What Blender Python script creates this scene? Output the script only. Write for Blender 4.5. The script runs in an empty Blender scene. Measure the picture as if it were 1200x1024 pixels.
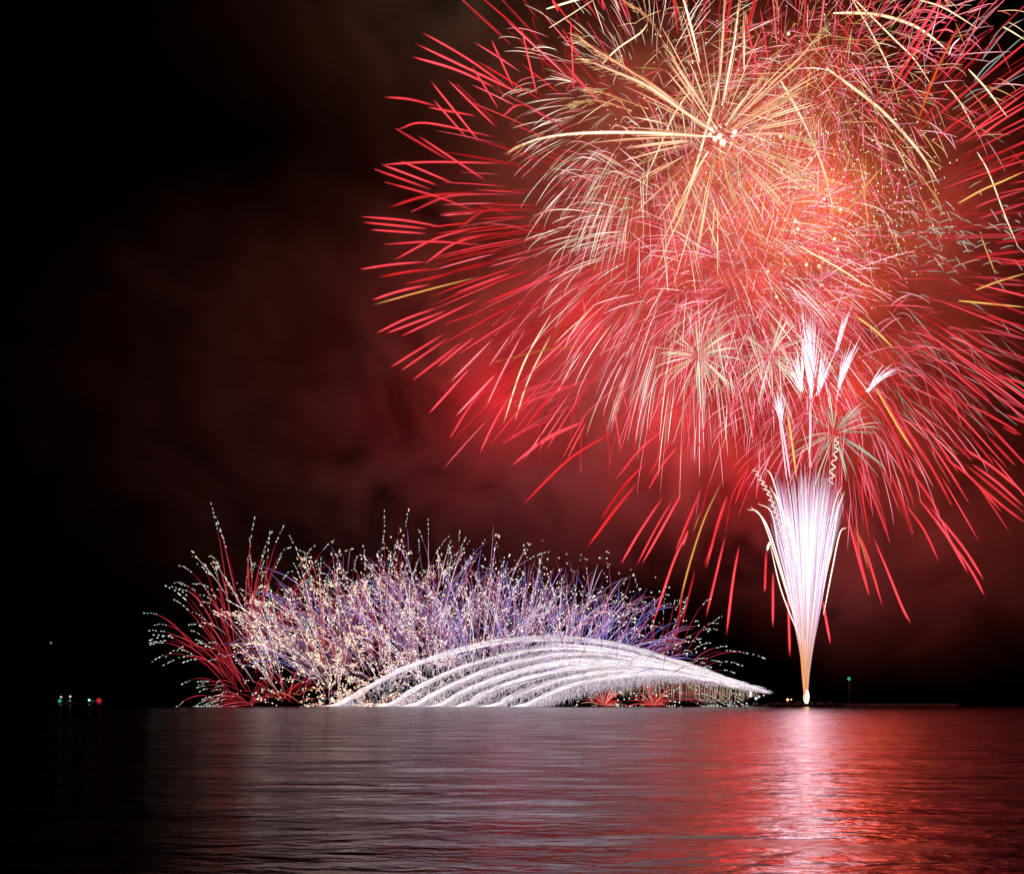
import bpy, math, random
import numpy as np

sc = bpy.context.scene
COL = sc.collection

# ------------------------------------------------------------------ camera
F = 1200 * 35.0 / 36.0            # focal length in photo pixels
CAM_H = 4.0                       # eye height over the lake (m)
HORIZON = 820.0
D0 = 600.0                        # distance of the firing site (m)
cam_d = bpy.data.cameras.new('camera')
cam_d.lens = 35.0
cam_d.sensor_width = 36.0
cam_d.shift_y = (HORIZON - 512.0) / 1200.0
cam_d.clip_start = 0.5
cam_d.clip_end = 20000.0
cam = bpy.data.objects.new('camera', cam_d)
COL.objects.link(cam)
cam.location = (0, 0, CAM_H)
cam.rotation_euler = (math.radians(90), 0, 0)
sc.camera = cam

# ------------------------------------------------------------------ view, world
sc.view_settings.view_transform = 'Standard'
sc.view_settings.look = 'None'
sc.view_settings.exposure = 0.0
sc.view_settings.gamma = 1.0
sc.view_settings.use_curve_mapping = False
world = bpy.data.worlds.new('World')
sc.world = world
world.use_nodes = True
wn = world.node_tree
bg = wn.nodes['Background']
sky = wn.nodes.new('ShaderNodeTexSky')
sky.sky_type = 'NISHITA'
sky.sun_disc = False
sky.sun_elevation = math.radians(-6.0)      # night: the sun is well down
sky.sun_rotation = math.radians(200.0)
wn.links.new(sky.outputs['Color'], bg.inputs['Color'])
bg.inputs['Strength'].default_value = 0.02

cy = sc.cycles
cy.use_denoising = True
cy.volume_bounces = 0
cy.max_bounces = 4
cy.diffuse_bounces = 1
cy.glossy_bounces = 2
cy.transmission_bounces = 2
cy.volume_step_rate = 0.8
cy.volume_max_steps = 64
cy.sample_clamp_direct = 0.0
cy.sample_clamp_indirect = 12.0
cy.use_light_tree = True
cy.transparent_max_bounces = 40


def P(px, py, d=D0):
    """The point d metres out that stands at this place in the photograph."""
    return np.array(((px - 600.0) / F * d, d, CAM_H + (HORIZON - py) / F * d))


def W(w, d=D0):
    return w / F * d


# ------------------------------------------------------------------ lamps standing in for the fireworks' light, some added to tint smoke and water
def burst_fill_light(px, py, d, watts, col, radius=14.0):
    l = bpy.data.lights.new('burst_fill_light', 'POINT')
    l.energy = watts
    l.color = col
    l.shadow_soft_size = radius
    o = bpy.data.objects.new('burst_fill_light', l)
    o.location = P(px, py, d)
    COL.objects.link(o)


RED = (1.0, 0.005, 0.020)
ORANGE = (1.0, 0.34, 0.15)
K = 1.0e6
PINKW = (1.0, 0.56, 0.70)
LIGHTS = [
    (842, 162, 620, 0.26, (1.0, 0.23, 0.095), 16),
    (965, 225, 630, 0.48, (1.0, 0.25, 0.07), 26),
    (960, 70, 640, 0.24, (1.0, 0.12, 0.045), 24),
    (880, 340, 660, 0.10, (1.0, 0.03, 0.045), 24),
    (1010, 340, 630, 0.14, (1.0, 0.08, 0.04), 24),
    (760, 310, 740, 0.14, RED, 24),  # RED lamps are added behind the shells to light the smoke evenly
    (690, 390, 740, 0.23, RED, 24),
    (780, 490, 745, 0.21, RED, 24),
    (880, 560, 745, 0.20, RED, 24),
    (590, 470, 745, 0.27, RED, 24),
    (990, 460, 640, 0.34, (1.0, 0.07, 0.025), 20),  # added orange-red lamp for a redder reflection in the water
    (1100, 470, 745, 0.06, RED, 24),
    (1120, 250, 720, 0.08, (1.0, 0.05, 0.05), 24),
    (740, 80, 640, 0.06, (1.0, 0.26, 0.12), 20),
    (520, -60, 670, 0.045, (0.62, 0.85, 0.5), 20),  # added lamp out of view, no shell there, tints the upper smoke greenish grey
    (924, 600, 585, 0.034, PINKW, 14),
    (964, 610, 585, 0.034, PINKW, 14),
    (945, 690, 585, 0.030, PINKW, 12),
    (805, 590, 535, 0.012, (1.0, 0.09, 0.035), 18),  # row of lamps added in front of the smoke to redden the water
    (860, 600, 535, 0.022, (1.0, 0.08, 0.03), 18),
    (905, 580, 535, 0.030, (1.0, 0.07, 0.03), 18),
    (995, 570, 535, 0.055, (1.0, 0.07, 0.025), 18),
    (1045, 580, 535, 0.030, (1.0, 0.07, 0.025), 18),
    (420, 700, 604, 0.002, (1.0, 0.5, 0.55), 14),
    (600, 720, 604, 0.004, (0.8, 0.6, 1.0), 14),
]
for (a, b, c, w, col, r) in LIGHTS:
    burst_fill_light(a, b, c, w * K, col, r)


# ------------------------------------------------------------------ node helpers and materials
def new_mat(name):
    m = bpy.data.materials.new(name)
    m.use_nodes = True
    m.node_tree.nodes.clear()
    return m, m.node_tree


def math_node(nt, op, a, b=None, clamp=False):
    n = nt.nodes.new('ShaderNodeMath')
    n.operation = op
    n.use_clamp = clamp
    for i, v in enumerate((a, b)):
        if v is None:
            continue
        if isinstance(v, (int, float)):
            n.inputs[i].default_value = v
        else:
            nt.links.new(v, n.inputs[i])
    return n.outputs[0]


def glow_material():
    """Burning stars: a hot core inside a rim of the star's own colour; colour per star."""
    m, nt = new_mat('burning_star')
    N, L = nt.nodes, nt.links
    at = N.new('ShaderNodeAttribute')
    at.attribute_name = 'glow'
    lw = N.new('ShaderNodeLayerWeight')
    lw.inputs['Blend'].default_value = 0.5
    core = math_node(nt, 'SUBTRACT', 1.0, lw.outputs['Facing'], True)
    core2 = math_node(nt, 'POWER', core, 1.6)
    st = math_node(nt, 'MULTIPLY_ADD', core2, 0.95)
    nt.nodes[-1].inputs[2].default_value = 0.45
    em = N.new('ShaderNodeEmission')
    L.new(at.outputs['Color'], em.inputs['Color'])
    L.new(st, em.inputs['Strength'])
    out = N.new('ShaderNodeOutputMaterial')
    L.new(em.outputs[0], out.inputs['Surface'])
    m.cycles.emission_sampling = 'NONE'
    return m


def plain_mat(name, col, rough=0.7, scale=3.0, amount=0.35):
    m, nt = new_mat(name)
    N, L = nt.nodes, nt.links
    tc = N.new('ShaderNodeTexCoord')
    no = N.new('ShaderNodeTexNoise')
    no.inputs['Scale'].default_value = scale
    no.inputs['Detail'].default_value = 5
    L.new(tc.outputs['Object'], no.inputs['Vector'])
    mx = N.new('ShaderNodeMix')
    mx.data_type = 'RGBA'
    mx.inputs[6].default_value = (*[c * (1 - amount) for c in col], 1)
    mx.inputs[7].default_value = (*[min(1, c * (1 + amount)) for c in col], 1)
    L.new(no.outputs['Fac'], mx.inputs[0])
    b = N.new('ShaderNodeBsdfPrincipled')
    b.inputs['Roughness'].default_value = rough
    L.new(mx.outputs[2], b.inputs['Base Color'])
    out = N.new('ShaderNodeOutputMaterial')
    L.new(b.outputs[0], out.inputs['Surface'])
    return m


def lamp_mat(name, col, strength):
    m, nt = new_mat(name)
    em = nt.nodes.new('ShaderNodeEmission')
    em.inputs['Color'].default_value = (*col, 1)
    em.inputs['Strength'].default_value = strength
    out = nt.nodes.new('ShaderNodeOutputMaterial')
    nt.links.new(em.outputs[0], out.inputs['Surface'])
    m.cycles.emission_sampling = 'NONE'
    return m


def soft_material():
    """A wide burning streak: an opaque hot core that thins out into its own glow, fading along its length."""
    m, nt = new_mat('glowing_streak')
    N, L = nt.nodes, nt.links
    at = N.new('ShaderNodeAttribute')
    at.attribute_name = 'glow'
    lw = N.new('ShaderNodeLayerWeight')
    lw.inputs['Blend'].default_value = 0.5
    core = math_node(nt, 'SUBTRACT', 1.0, lw.outputs['Facing'], True)
    st = math_node(nt, 'MULTIPLY_ADD', math_node(nt, 'POWER', core, 7.0), 1.0)
    nt.nodes[-1].inputs[2].default_value = 0.55
    rim = N.new('ShaderNodeMix')
    rim.data_type = 'RGBA'
    rim.blend_type = 'MULTIPLY'
    rim.inputs[0].default_value = 1.0
    L.new(at.outputs['Color'], rim.inputs[6])
    rim.inputs[7].default_value = (0.75, 0.32, 0.32, 1)
    hot = N.new('ShaderNodeMix')
    hot.data_type = 'RGBA'
    L.new(math_node(nt, 'POWER', core, 6.0), hot.inputs[0])
    L.new(rim.outputs[2], hot.inputs[6])
    L.new(at.outputs['Color'], hot.inputs[7])
    em = N.new('ShaderNodeEmission')
    L.new(hot.outputs[2], em.inputs['Color'])
    L.new(st, em.inputs['Strength'])
    al = math_node(nt, 'MULTIPLY', math_node(nt, 'POWER', core, 3.2), at.outputs['Alpha'], True)
    tr = N.new('ShaderNodeBsdfTransparent')
    mx = N.new('ShaderNodeMixShader')
    L.new(al, mx.inputs[0])
    L.new(tr.outputs[0], mx.inputs[1])
    L.new(em.outputs[0], mx.inputs[2])
    out = N.new('ShaderNodeOutputMaterial')
    L.new(mx.outputs[0], out.inputs['Surface'])
    m.cycles.emission_sampling = 'NONE'
    return m


M_GLOW = glow_material()
M_SOFT = soft_material()
M_STEEL = plain_mat('weathered_steel', (0.05, 0.05, 0.055), 0.6)
M_WOOD = plain_mat('tarred_timber', (0.06, 0.05, 0.04), 0.8)
M_HULL = plain_mat('boat_paint', (0.16, 0.17, 0.18), 0.45)
M_ROCK = plain_mat('dark_rock', (0.06, 0.06, 0.055), 0.9, 0.15)
M_HILL = plain_mat('wooded_hill', (0.03, 0.04, 0.025), 0.95, 0.02)
M_GREEN = lamp_mat('green_lamp', (0.1, 0.95, 0.62), 0.36)
M_WHITE = lamp_mat('white_lamp', (0.9, 1.0, 0.95), 0.8)
M_REDL = lamp_mat('red_lamp', (1.0, 0.05, 0.06), 0.45)
M_AMBER = lamp_mat('amber_lamp', (1.0, 0.42, 0.22), 3.0)
M_DIM = lamp_mat('far_white_lamp', (0.8, 0.8, 0.8), 0.3)


# ------------------------------------------------------------------ mesh collector
class MB:
    def __init__(self):
        self.v, self.f, self.c, self.n = [], [], [], 0

    def add(self, verts, faces, cols):
        self.v.append(np.asarray(verts, float))
        self.c.append(np.asarray(cols, float))
        self.f += [tuple(i + self.n for i in f) for f in faces]
        self.n += len(verts)

    def tube(self, pts, rad, col, sides=5):
        """pts n x 3, rad scalar or n, col (3) or n x 3."""
        pts = np.asarray(pts, float)
        n = len(pts)
        rad = np.broadcast_to(np.asarray(rad, float), (n,))
        col = np.asarray(col, float)
        if col.ndim == 1:
            col = np.tile(col, (n, 1))
        if col.shape[1] == 3:
            col = np.hstack([col, np.ones((n, 1))])
        t = np.gradient(pts, axis=0)
        t /= np.linalg.norm(t, axis=1, keepdims=True) + 1e-9
        ref = np.array((0.0, 1.0, 0.0)) if abs(t[:, 1]).mean() < 0.85 else np.array((1.0, 0.0, 0.0))
        u = np.cross(t, ref)
        u /= np.linalg.norm(u, axis=1, keepdims=True) + 1e-9
        w = np.cross(t, u)
        a = np.arange(sides) * 2 * math.pi / sides + 0.3
        ring = (u[:, None, :] * np.cos(a)[None, :, None] + w[:, None, :] * np.sin(a)[None, :, None])
        v = pts[:, None, :] + ring * rad[:, None, None]
        faces = []
        for i in range(n - 1):
            for k in range(sides):
                k2 = (k + 1) % sides
                faces.append((i * sides + k, i * sides + k2, (i + 1) * sides + k2, (i + 1) * sides + k))
        faces.append(tuple(range(sides - 1, -1, -1)))
        faces.append(tuple((n - 1) * sides + k for k in range(sides)))
        self.add(v.reshape(-1, 3), faces, np.repeat(col, sides, axis=0))

    def dot(self, p, r, col):
        p = np.asarray(p, float)
        o = np.array(((1, 0, 0), (-1, 0, 0), (0, 1, 0), (0, -1, 0), (0, 0, 1), (0, 0, -1)), float) * r
        f = [(0, 2, 4), (2, 1, 4), (1, 3, 4), (3, 0, 4), (2, 0, 5), (1, 2, 5), (3, 1, 5), (0, 3, 5)]
        self.add(p + o, f, np.tile(np.array((*col, 1.0)), (6, 1)))

    def ball(self, p, r, col=(1, 1, 1), nu=10, nv=6, sz=1.0):
        p = np.asarray(p, float)
        v = [(0, 0, r * sz)]
        for i in range(1, nv):
            th = math.pi * i / nv
            for k in range(nu):
                ph = 2 * math.pi * k / nu
                v.append((r * math.sin(th) * math.cos(ph), r * math.sin(th) * math.sin(ph), r * sz * math.cos(th)))
        v.append((0, 0, -r * sz))
        f = [(0, 1 + k, 1 + (k + 1) % nu) for k in range(nu)]
        for i in range(nv - 2):
            for k in range(nu):
                a, b = 1 + i * nu + k, 1 + i * nu + (k + 1) % nu
                f.append((a, a + nu, b + nu, b))
        last = len(v) - 1
        s = 1 + (nv - 2) * nu
        f += [(s + k, last, s + (k + 1) % nu) for k in range(nu)]
        self.add(np.array(v) + p, f, np.tile(np.array((*col, 1.0)), (len(v), 1)))

    def box(self, c, s, col=(1, 1, 1), taper=1.0):
        x, y, z = c
        a, b, h = s[0] / 2, s[1] / 2, s[2] / 2
        v = []
        for dz, k in ((-h, taper), (h, 1.0)):
            for dx, dy in ((-1, -1), (1, -1), (1, 1), (-1, 1)):
                v.append((x + dx * a * k, y + dy * b * k, z + dz))
        f = [(3, 2, 1, 0), (4, 5, 6, 7), (0, 1, 5, 4), (1, 2, 6, 5), (2, 3, 7, 6), (3, 0, 4, 7)]
        self.add(v, f, np.tile(np.asarray(col, float), (8, 1)))

    def build(self, name, mat, parent=None, smooth=True, origin=None):
        me = bpy.data.meshes.new(name)
        v = np.concatenate(self.v)
        if origin is not None:
            v = v - np.asarray(origin)
        me.from_pydata(v.tolist(), [], self.f)
        if mat in (M_GLOW, M_SOFT):
            at = me.attributes.new('glow', 'FLOAT_COLOR', 'POINT')
            c = np.concatenate(self.c)
            c = c.astype(np.float32)
            at.data.foreach_set('color', c.ravel())
        if smooth:
            me.polygons.foreach_set('use_smooth', [True] * len(me.polygons))
        me.materials.append(mat)
        o = bpy.data.objects.new(name, me)
        COL.objects.link(o)
        if parent is not None:
            o.parent = parent
        elif origin is not None:
            o.location = origin
        return o


def tag(o, label=None, cat=None, group=None, kind=None):
    for k, v in (('label', label), ('category', cat), ('group', group), ('kind', kind)):
        if v:
            o[k] = v
    return o


def thing(name, loc, label, cat, group=None):
    o = bpy.data.objects.new(name, None)
    o.empty_display_size = 1.0
    o.location = loc
    COL.objects.link(o)
    return tag(o, label, cat, group)


class Burst:
    """A firework: its longest trails become parts, the rest one mass of trails."""
    def __init__(self, name, loc, label, cat, group=None, part='star_trail', rest='star_trails', most=100, mat=None):
        self.root = thing(name, loc, label, cat, group)
        self.loc = np.asarray(loc, float)
        self.part, self.rest, self.most = part, rest, most
        self.mat = mat or M_GLOW
        self.items = []

    def trail(self, pts, rad, col, sides=5, weight=None):
        pts = np.asarray(pts, float)
        ln = np.linalg.norm(np.diff(pts, axis=0), axis=1).sum()
        w = ln * float(np.max(rad)) if weight is None else weight
        self.items.append((w, pts, rad, col, sides))

    def finish(self):
        self.items.sort(key=lambda it: -it[0])
        rest = MB()
        for i, (w, pts, rad, col, sides) in enumerate(self.items):
            if i < self.most:
                m = MB()
                m.tube(pts, rad, col, sides)
                m.build(self.part, self.mat, self.root, origin=self.loc)
            else:
                rest.tube(pts, rad, col, sides)
        if rest.n:
            tag(rest.build(self.rest, self.mat, self.root, origin=self.loc), kind='stuff')
        return self.root


def curve(pts, n=9):
    """Smooth curve through a few points (Catmull-Rom)."""
    pts = np.asarray(pts, float)
    if len(pts) == 2:
        t = np.linspace(0, 1, n)[:, None]
        return pts[0] * (1 - t) + pts[1] * t
    q = np.vstack([2 * pts[0] - pts[1], pts, 2 * pts[-1] - pts[-2]])
    out = []
    segs = len(pts) - 1
    per = max(2, int(math.ceil((n - 1) / segs)))
    for i in range(segs):
        p0, p1, p2, p3 = q[i], q[i + 1], q[i + 2], q[i + 3]
        for t in np.linspace(0, 1, per, endpoint=False):
            out.append(0.5 * ((2 * p1) + (-p0 + p2) * t + (2 * p0 - 5 * p1 + 4 * p2 - p3) * t ** 2
                              + (-p0 + 3 * p1 - 3 * p2 + p3) * t ** 3))
    out.append(pts[-1])
    return np.array(out)


def taper(n, a=0.25, b=0.35, ea=0.25, eb=0.2):
    """Radius profile: thin at both ends."""
    s = np.linspace(0, 1, n)
    r = np.minimum(1.0, ea + (1 - ea) * s / max(a, 1e-3))
    return np.minimum(r, eb + (1 - eb) * (1 - s) / max(b, 1e-3))


rng = random.Random(7)
nrg = np.random.default_rng(11)

# ------------------------------------------------------------------ water
def water():
    m, nt = new_mat('night_water')
    N, L = nt.nodes, nt.links
    geo = N.new('ShaderNodeNewGeometry')
    b = N.new('ShaderNodeBsdfPrincipled')
    b.inputs['Base Color'].default_value = (0.003, 0.004, 0.005, 1)
    b.inputs['Roughness'].default_value = 0.15
    b.inputs['IOR'].default_value = 1.333
    # cat's-paws: ruffled patches between calmer lanes
    mp = N.new('ShaderNodeMapping')
    mp.inputs['Scale'].default_value = (0.11, 0.42, 1)
    L.new(geo.outputs['Position'], mp.inputs['Vector'])
    pn = N.new('ShaderNodeTexNoise')
    pn.inputs['Scale'].default_value = 1.0
    pn.inputs['Detail'].default_value = 5.0
    pn.inputs['Roughness'].default_value = 0.62
    pn.inputs['Distortion'].default_value = 0.5
    L.new(mp.outputs[0], pn.inputs['Vector'])
    pr = N.new('ShaderNodeMapRange')
    pr.inputs['From Min'].default_value = 0.34
    pr.inputs['From Max'].default_value = 0.60
    pr.inputs['To Min'].default_value = 0.10
    pr.inputs['To Max'].default_value = 0.29
    L.new(pn.outputs['Fac'], pr.inputs['Value'])
    L.new(pr.outputs[0], b.inputs['Roughness'])
    prev = None
    for (sx, sy, scale, dist, det) in ((0.06, 0.14, 1.0, 0.6, 2), (0.6, 1.1, 1.0, 0.17, 3), (2.4, 3.8, 1.0, 0.022, 3)):
        mp = N.new('ShaderNodeMapping')
        mp.inputs['Scale'].default_value = (sx, sy, 1)
        L.new(geo.outputs['Position'], mp.inputs['Vector'])
        no = N.new('ShaderNodeTexNoise')
        no.inputs['Scale'].default_value = scale
        no.inputs['Detail'].default_value = det
        no.inputs['Distortion'].default_value = 0.4
        L.new(mp.outputs[0], no.inputs['Vector'])
        bp = N.new('ShaderNodeBump')
        bp.inputs['Strength'].default_value = 1.0
        bp.inputs['Distance'].default_value = dist
        L.new(no.outputs['Fac'], bp.inputs['Height'])
        if prev is not None:
            L.new(prev, bp.inputs['Normal'])
        prev = bp.outputs[0]
    L.new(prev, b.inputs['Normal'])
    out = N.new('ShaderNodeOutputMaterial')
    L.new(b.outputs[0], out.inputs['Surface'])
    w = MB()
    w.add([(-6000, -300, 0), (6000, -300, 0), (6000, 9000, 0), (-6000, 9000, 0)], [(0, 1, 2, 3)], np.ones((4, 3)))
    tag(w.build('water', m, smooth=False), kind='structure')


water()

# ------------------------------------------------------------------ hills at the far left, a low breakwater at the right
def hills():
    m = MB()
    nx, ny = 60, 14
    v, f = [], []
    for j in range(ny):
        for i in range(nx):
            x = -2300 + 1500 * i / (nx - 1)
            y = 1750 + 700 * j / (ny - 1)
            e = math.sin(math.pi * j / (ny - 1)) * min(1, (nx - 1 - i) / 22.0)
            h = 125 * e * (0.72 + 0.2 * math.sin(i * 0.21) + 0.1 * math.sin(i * 0.63 + j))
            v.append((x, y, h - 1.0))
    for j in range(ny - 1):
        for i in range(nx - 1):
            a = j * nx + i
            f.append((a, a + 1, a + nx + 1, a + nx))
    m.add(v, f, np.ones((len(v), 3)))
    tag(m.build('hills', M_HILL), kind='structure')


hills()


def breakwater():
    root = thing('breakwater', P(1010, 828, 640) * (1, 1, 0), 'low dark stone breakwater behind the firing barge', 'breakwater')
    m = MB()
    r = random.Random(3)
    x0, x1 = P(895, 820, 640)[0], P(1120, 820, 640)[0]
    n = 90
    for row, (dy, h) in enumerate(((-2.2, 0.9), (0, 1.5), (2.2, 0.9))):
        for i in range(n):
            x = x0 + (x1 - x0) * i / (n - 1)
            s = r.uniform(1.1, 1.8)
            m.ball((x - root.location[0] + r.uniform(-.4, .4), dy + r.uniform(-.4, .4), h * 0.3 + r.uniform(-.2, .3)), s * 0.8, nu=6, nv=4, sz=0.75)
    m.build('rock_mound', M_ROCK, root, smooth=False)
    c = MB()
    c.box(((x0 + x1) / 2 - root.location[0], 0, 1.75), (x1 - x0 - 4, 2.4, 0.5))
    c.build('concrete_cap', M_STEEL, root, smooth=False)


breakwater()


# ------------------------------------------------------------------ smoke
def smoke():
    m, nt = new_mat('drifting_smoke')
    N, L = nt.nodes, nt.links
    tc = N.new('ShaderNodeTexCoord')
    pos = tc.outputs['Object']
    no = N.new('ShaderNodeTexNoise')
    no.inputs['Scale'].default_value = 0.014
    no.inputs['Detail'].default_value = 6.0
    no.inputs['Roughness'].default_value = 0.62
    no.inputs['Distortion'].default_value = 1.2
    mpn = N.new('ShaderNodeMapping')
    mpn.inputs['Scale'].default_value = (1.0, 0.45, 1.15)
    L.new(pos, mpn.inputs['Vector'])
    L.new(mpn.outputs[0], no.inputs['Vector'])
    mr = N.new('ShaderNodeMapRange')
    mr.inputs['From Min'].default_value = 0.38
    mr.inputs['From Max'].default_value = 0.62
    mr.inputs['To Min'].default_value = 0.18
    mr.inputs['To Max'].default_value = 1.9
    L.new(no.outputs['Fac'], mr.inputs['Value'])
    total = None
    # centre in the photograph, depth, radii (photo px, px, metres), density
    for (px, py, d, rx, ry, rz, dens) in (
            (830, 330, 705, 520, 420, 115, 1.25),
            (660, 470, 705, 330, 260, 90, 1.15),
            (420, 470, 720, 500, 340, 100, 0.85),
            (1090, 640, 700, 330, 190, 90, 0.62),
            (990, 690, 650, 80, 140, 45, 0.22),
            (480, 30, 700, 380, 170, 110, 0.30)):
        c = P(px, py, d)
        s = N.new('ShaderNodeVectorMath')
        s.operation = 'SUBTRACT'
        L.new(pos, s.inputs[0])
        s.inputs[1].default_value = c
        dv = N.new('ShaderNodeVectorMath')
        dv.operation = 'DIVIDE'
        L.new(s.outputs[0], dv.inputs[0])
        dv.inputs[1].default_value = (W(rx, d), rz, W(ry, d))
        ln = N.new('ShaderNodeVectorMath')
        ln.operation = 'LENGTH'
        L.new(dv.outputs[0], ln.inputs[0])
        r = N.new('ShaderNodeMapRange')
        r.interpolation_type = 'SMOOTHSTEP'
        r.inputs['From Min'].default_value = 1.0
        r.inputs['From Max'].default_value = 0.1
        r.inputs['To Min'].default_value = 0.0
        r.inputs['To Max'].default_value = dens
        L.new(ln.outputs['Value'], r.inputs['Value'])
        total = r.outputs[0] if total is None else math_node(nt, 'ADD', total, r.outputs[0])
    den = math_node(nt, 'MULTIPLY', total, mr.outputs[0])
    den = math_node(nt, 'MULTIPLY', den, 0.0056)
    vs = N.new('ShaderNodeVolumeScatter')
    vs.inputs['Color'].default_value = (0.95, 0.68, 0.66, 1)
    vs.inputs['Anisotropy'].default_value = 0.0
    L.new(den, vs.inputs['Density'])
    out = N.new('ShaderNodeOutputMaterial')
    L.new(vs.outputs[0], out.inputs['Volume'])
    b = MB()
    b.box((20, 705, 290), (1120, 250, 560))
    tag(b.build('smoke', m, smooth=False), kind='stuff')


smoke()

# ------------------------------------------------------------------ star colours (linear light)
C = {
    'red': (1.4, 0.10, 0.13),
    'deep': (0.85, 0.03, 0.035),
    'dim': (0.42, 0.014, 0.022),
    'pink': (1.5, 0.40, 0.48),
    'rose': (1.35, 0.20, 0.27),
    'white': (1.6, 1.45, 1.4),
    'cream': (1.5, 1.1, 0.65),
    'gold': (0.95, 0.50, 0.13),
    'grey': (0.30, 0.31, 0.29),
    'orange': (1.0, 0.16, 0.03),
}

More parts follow.
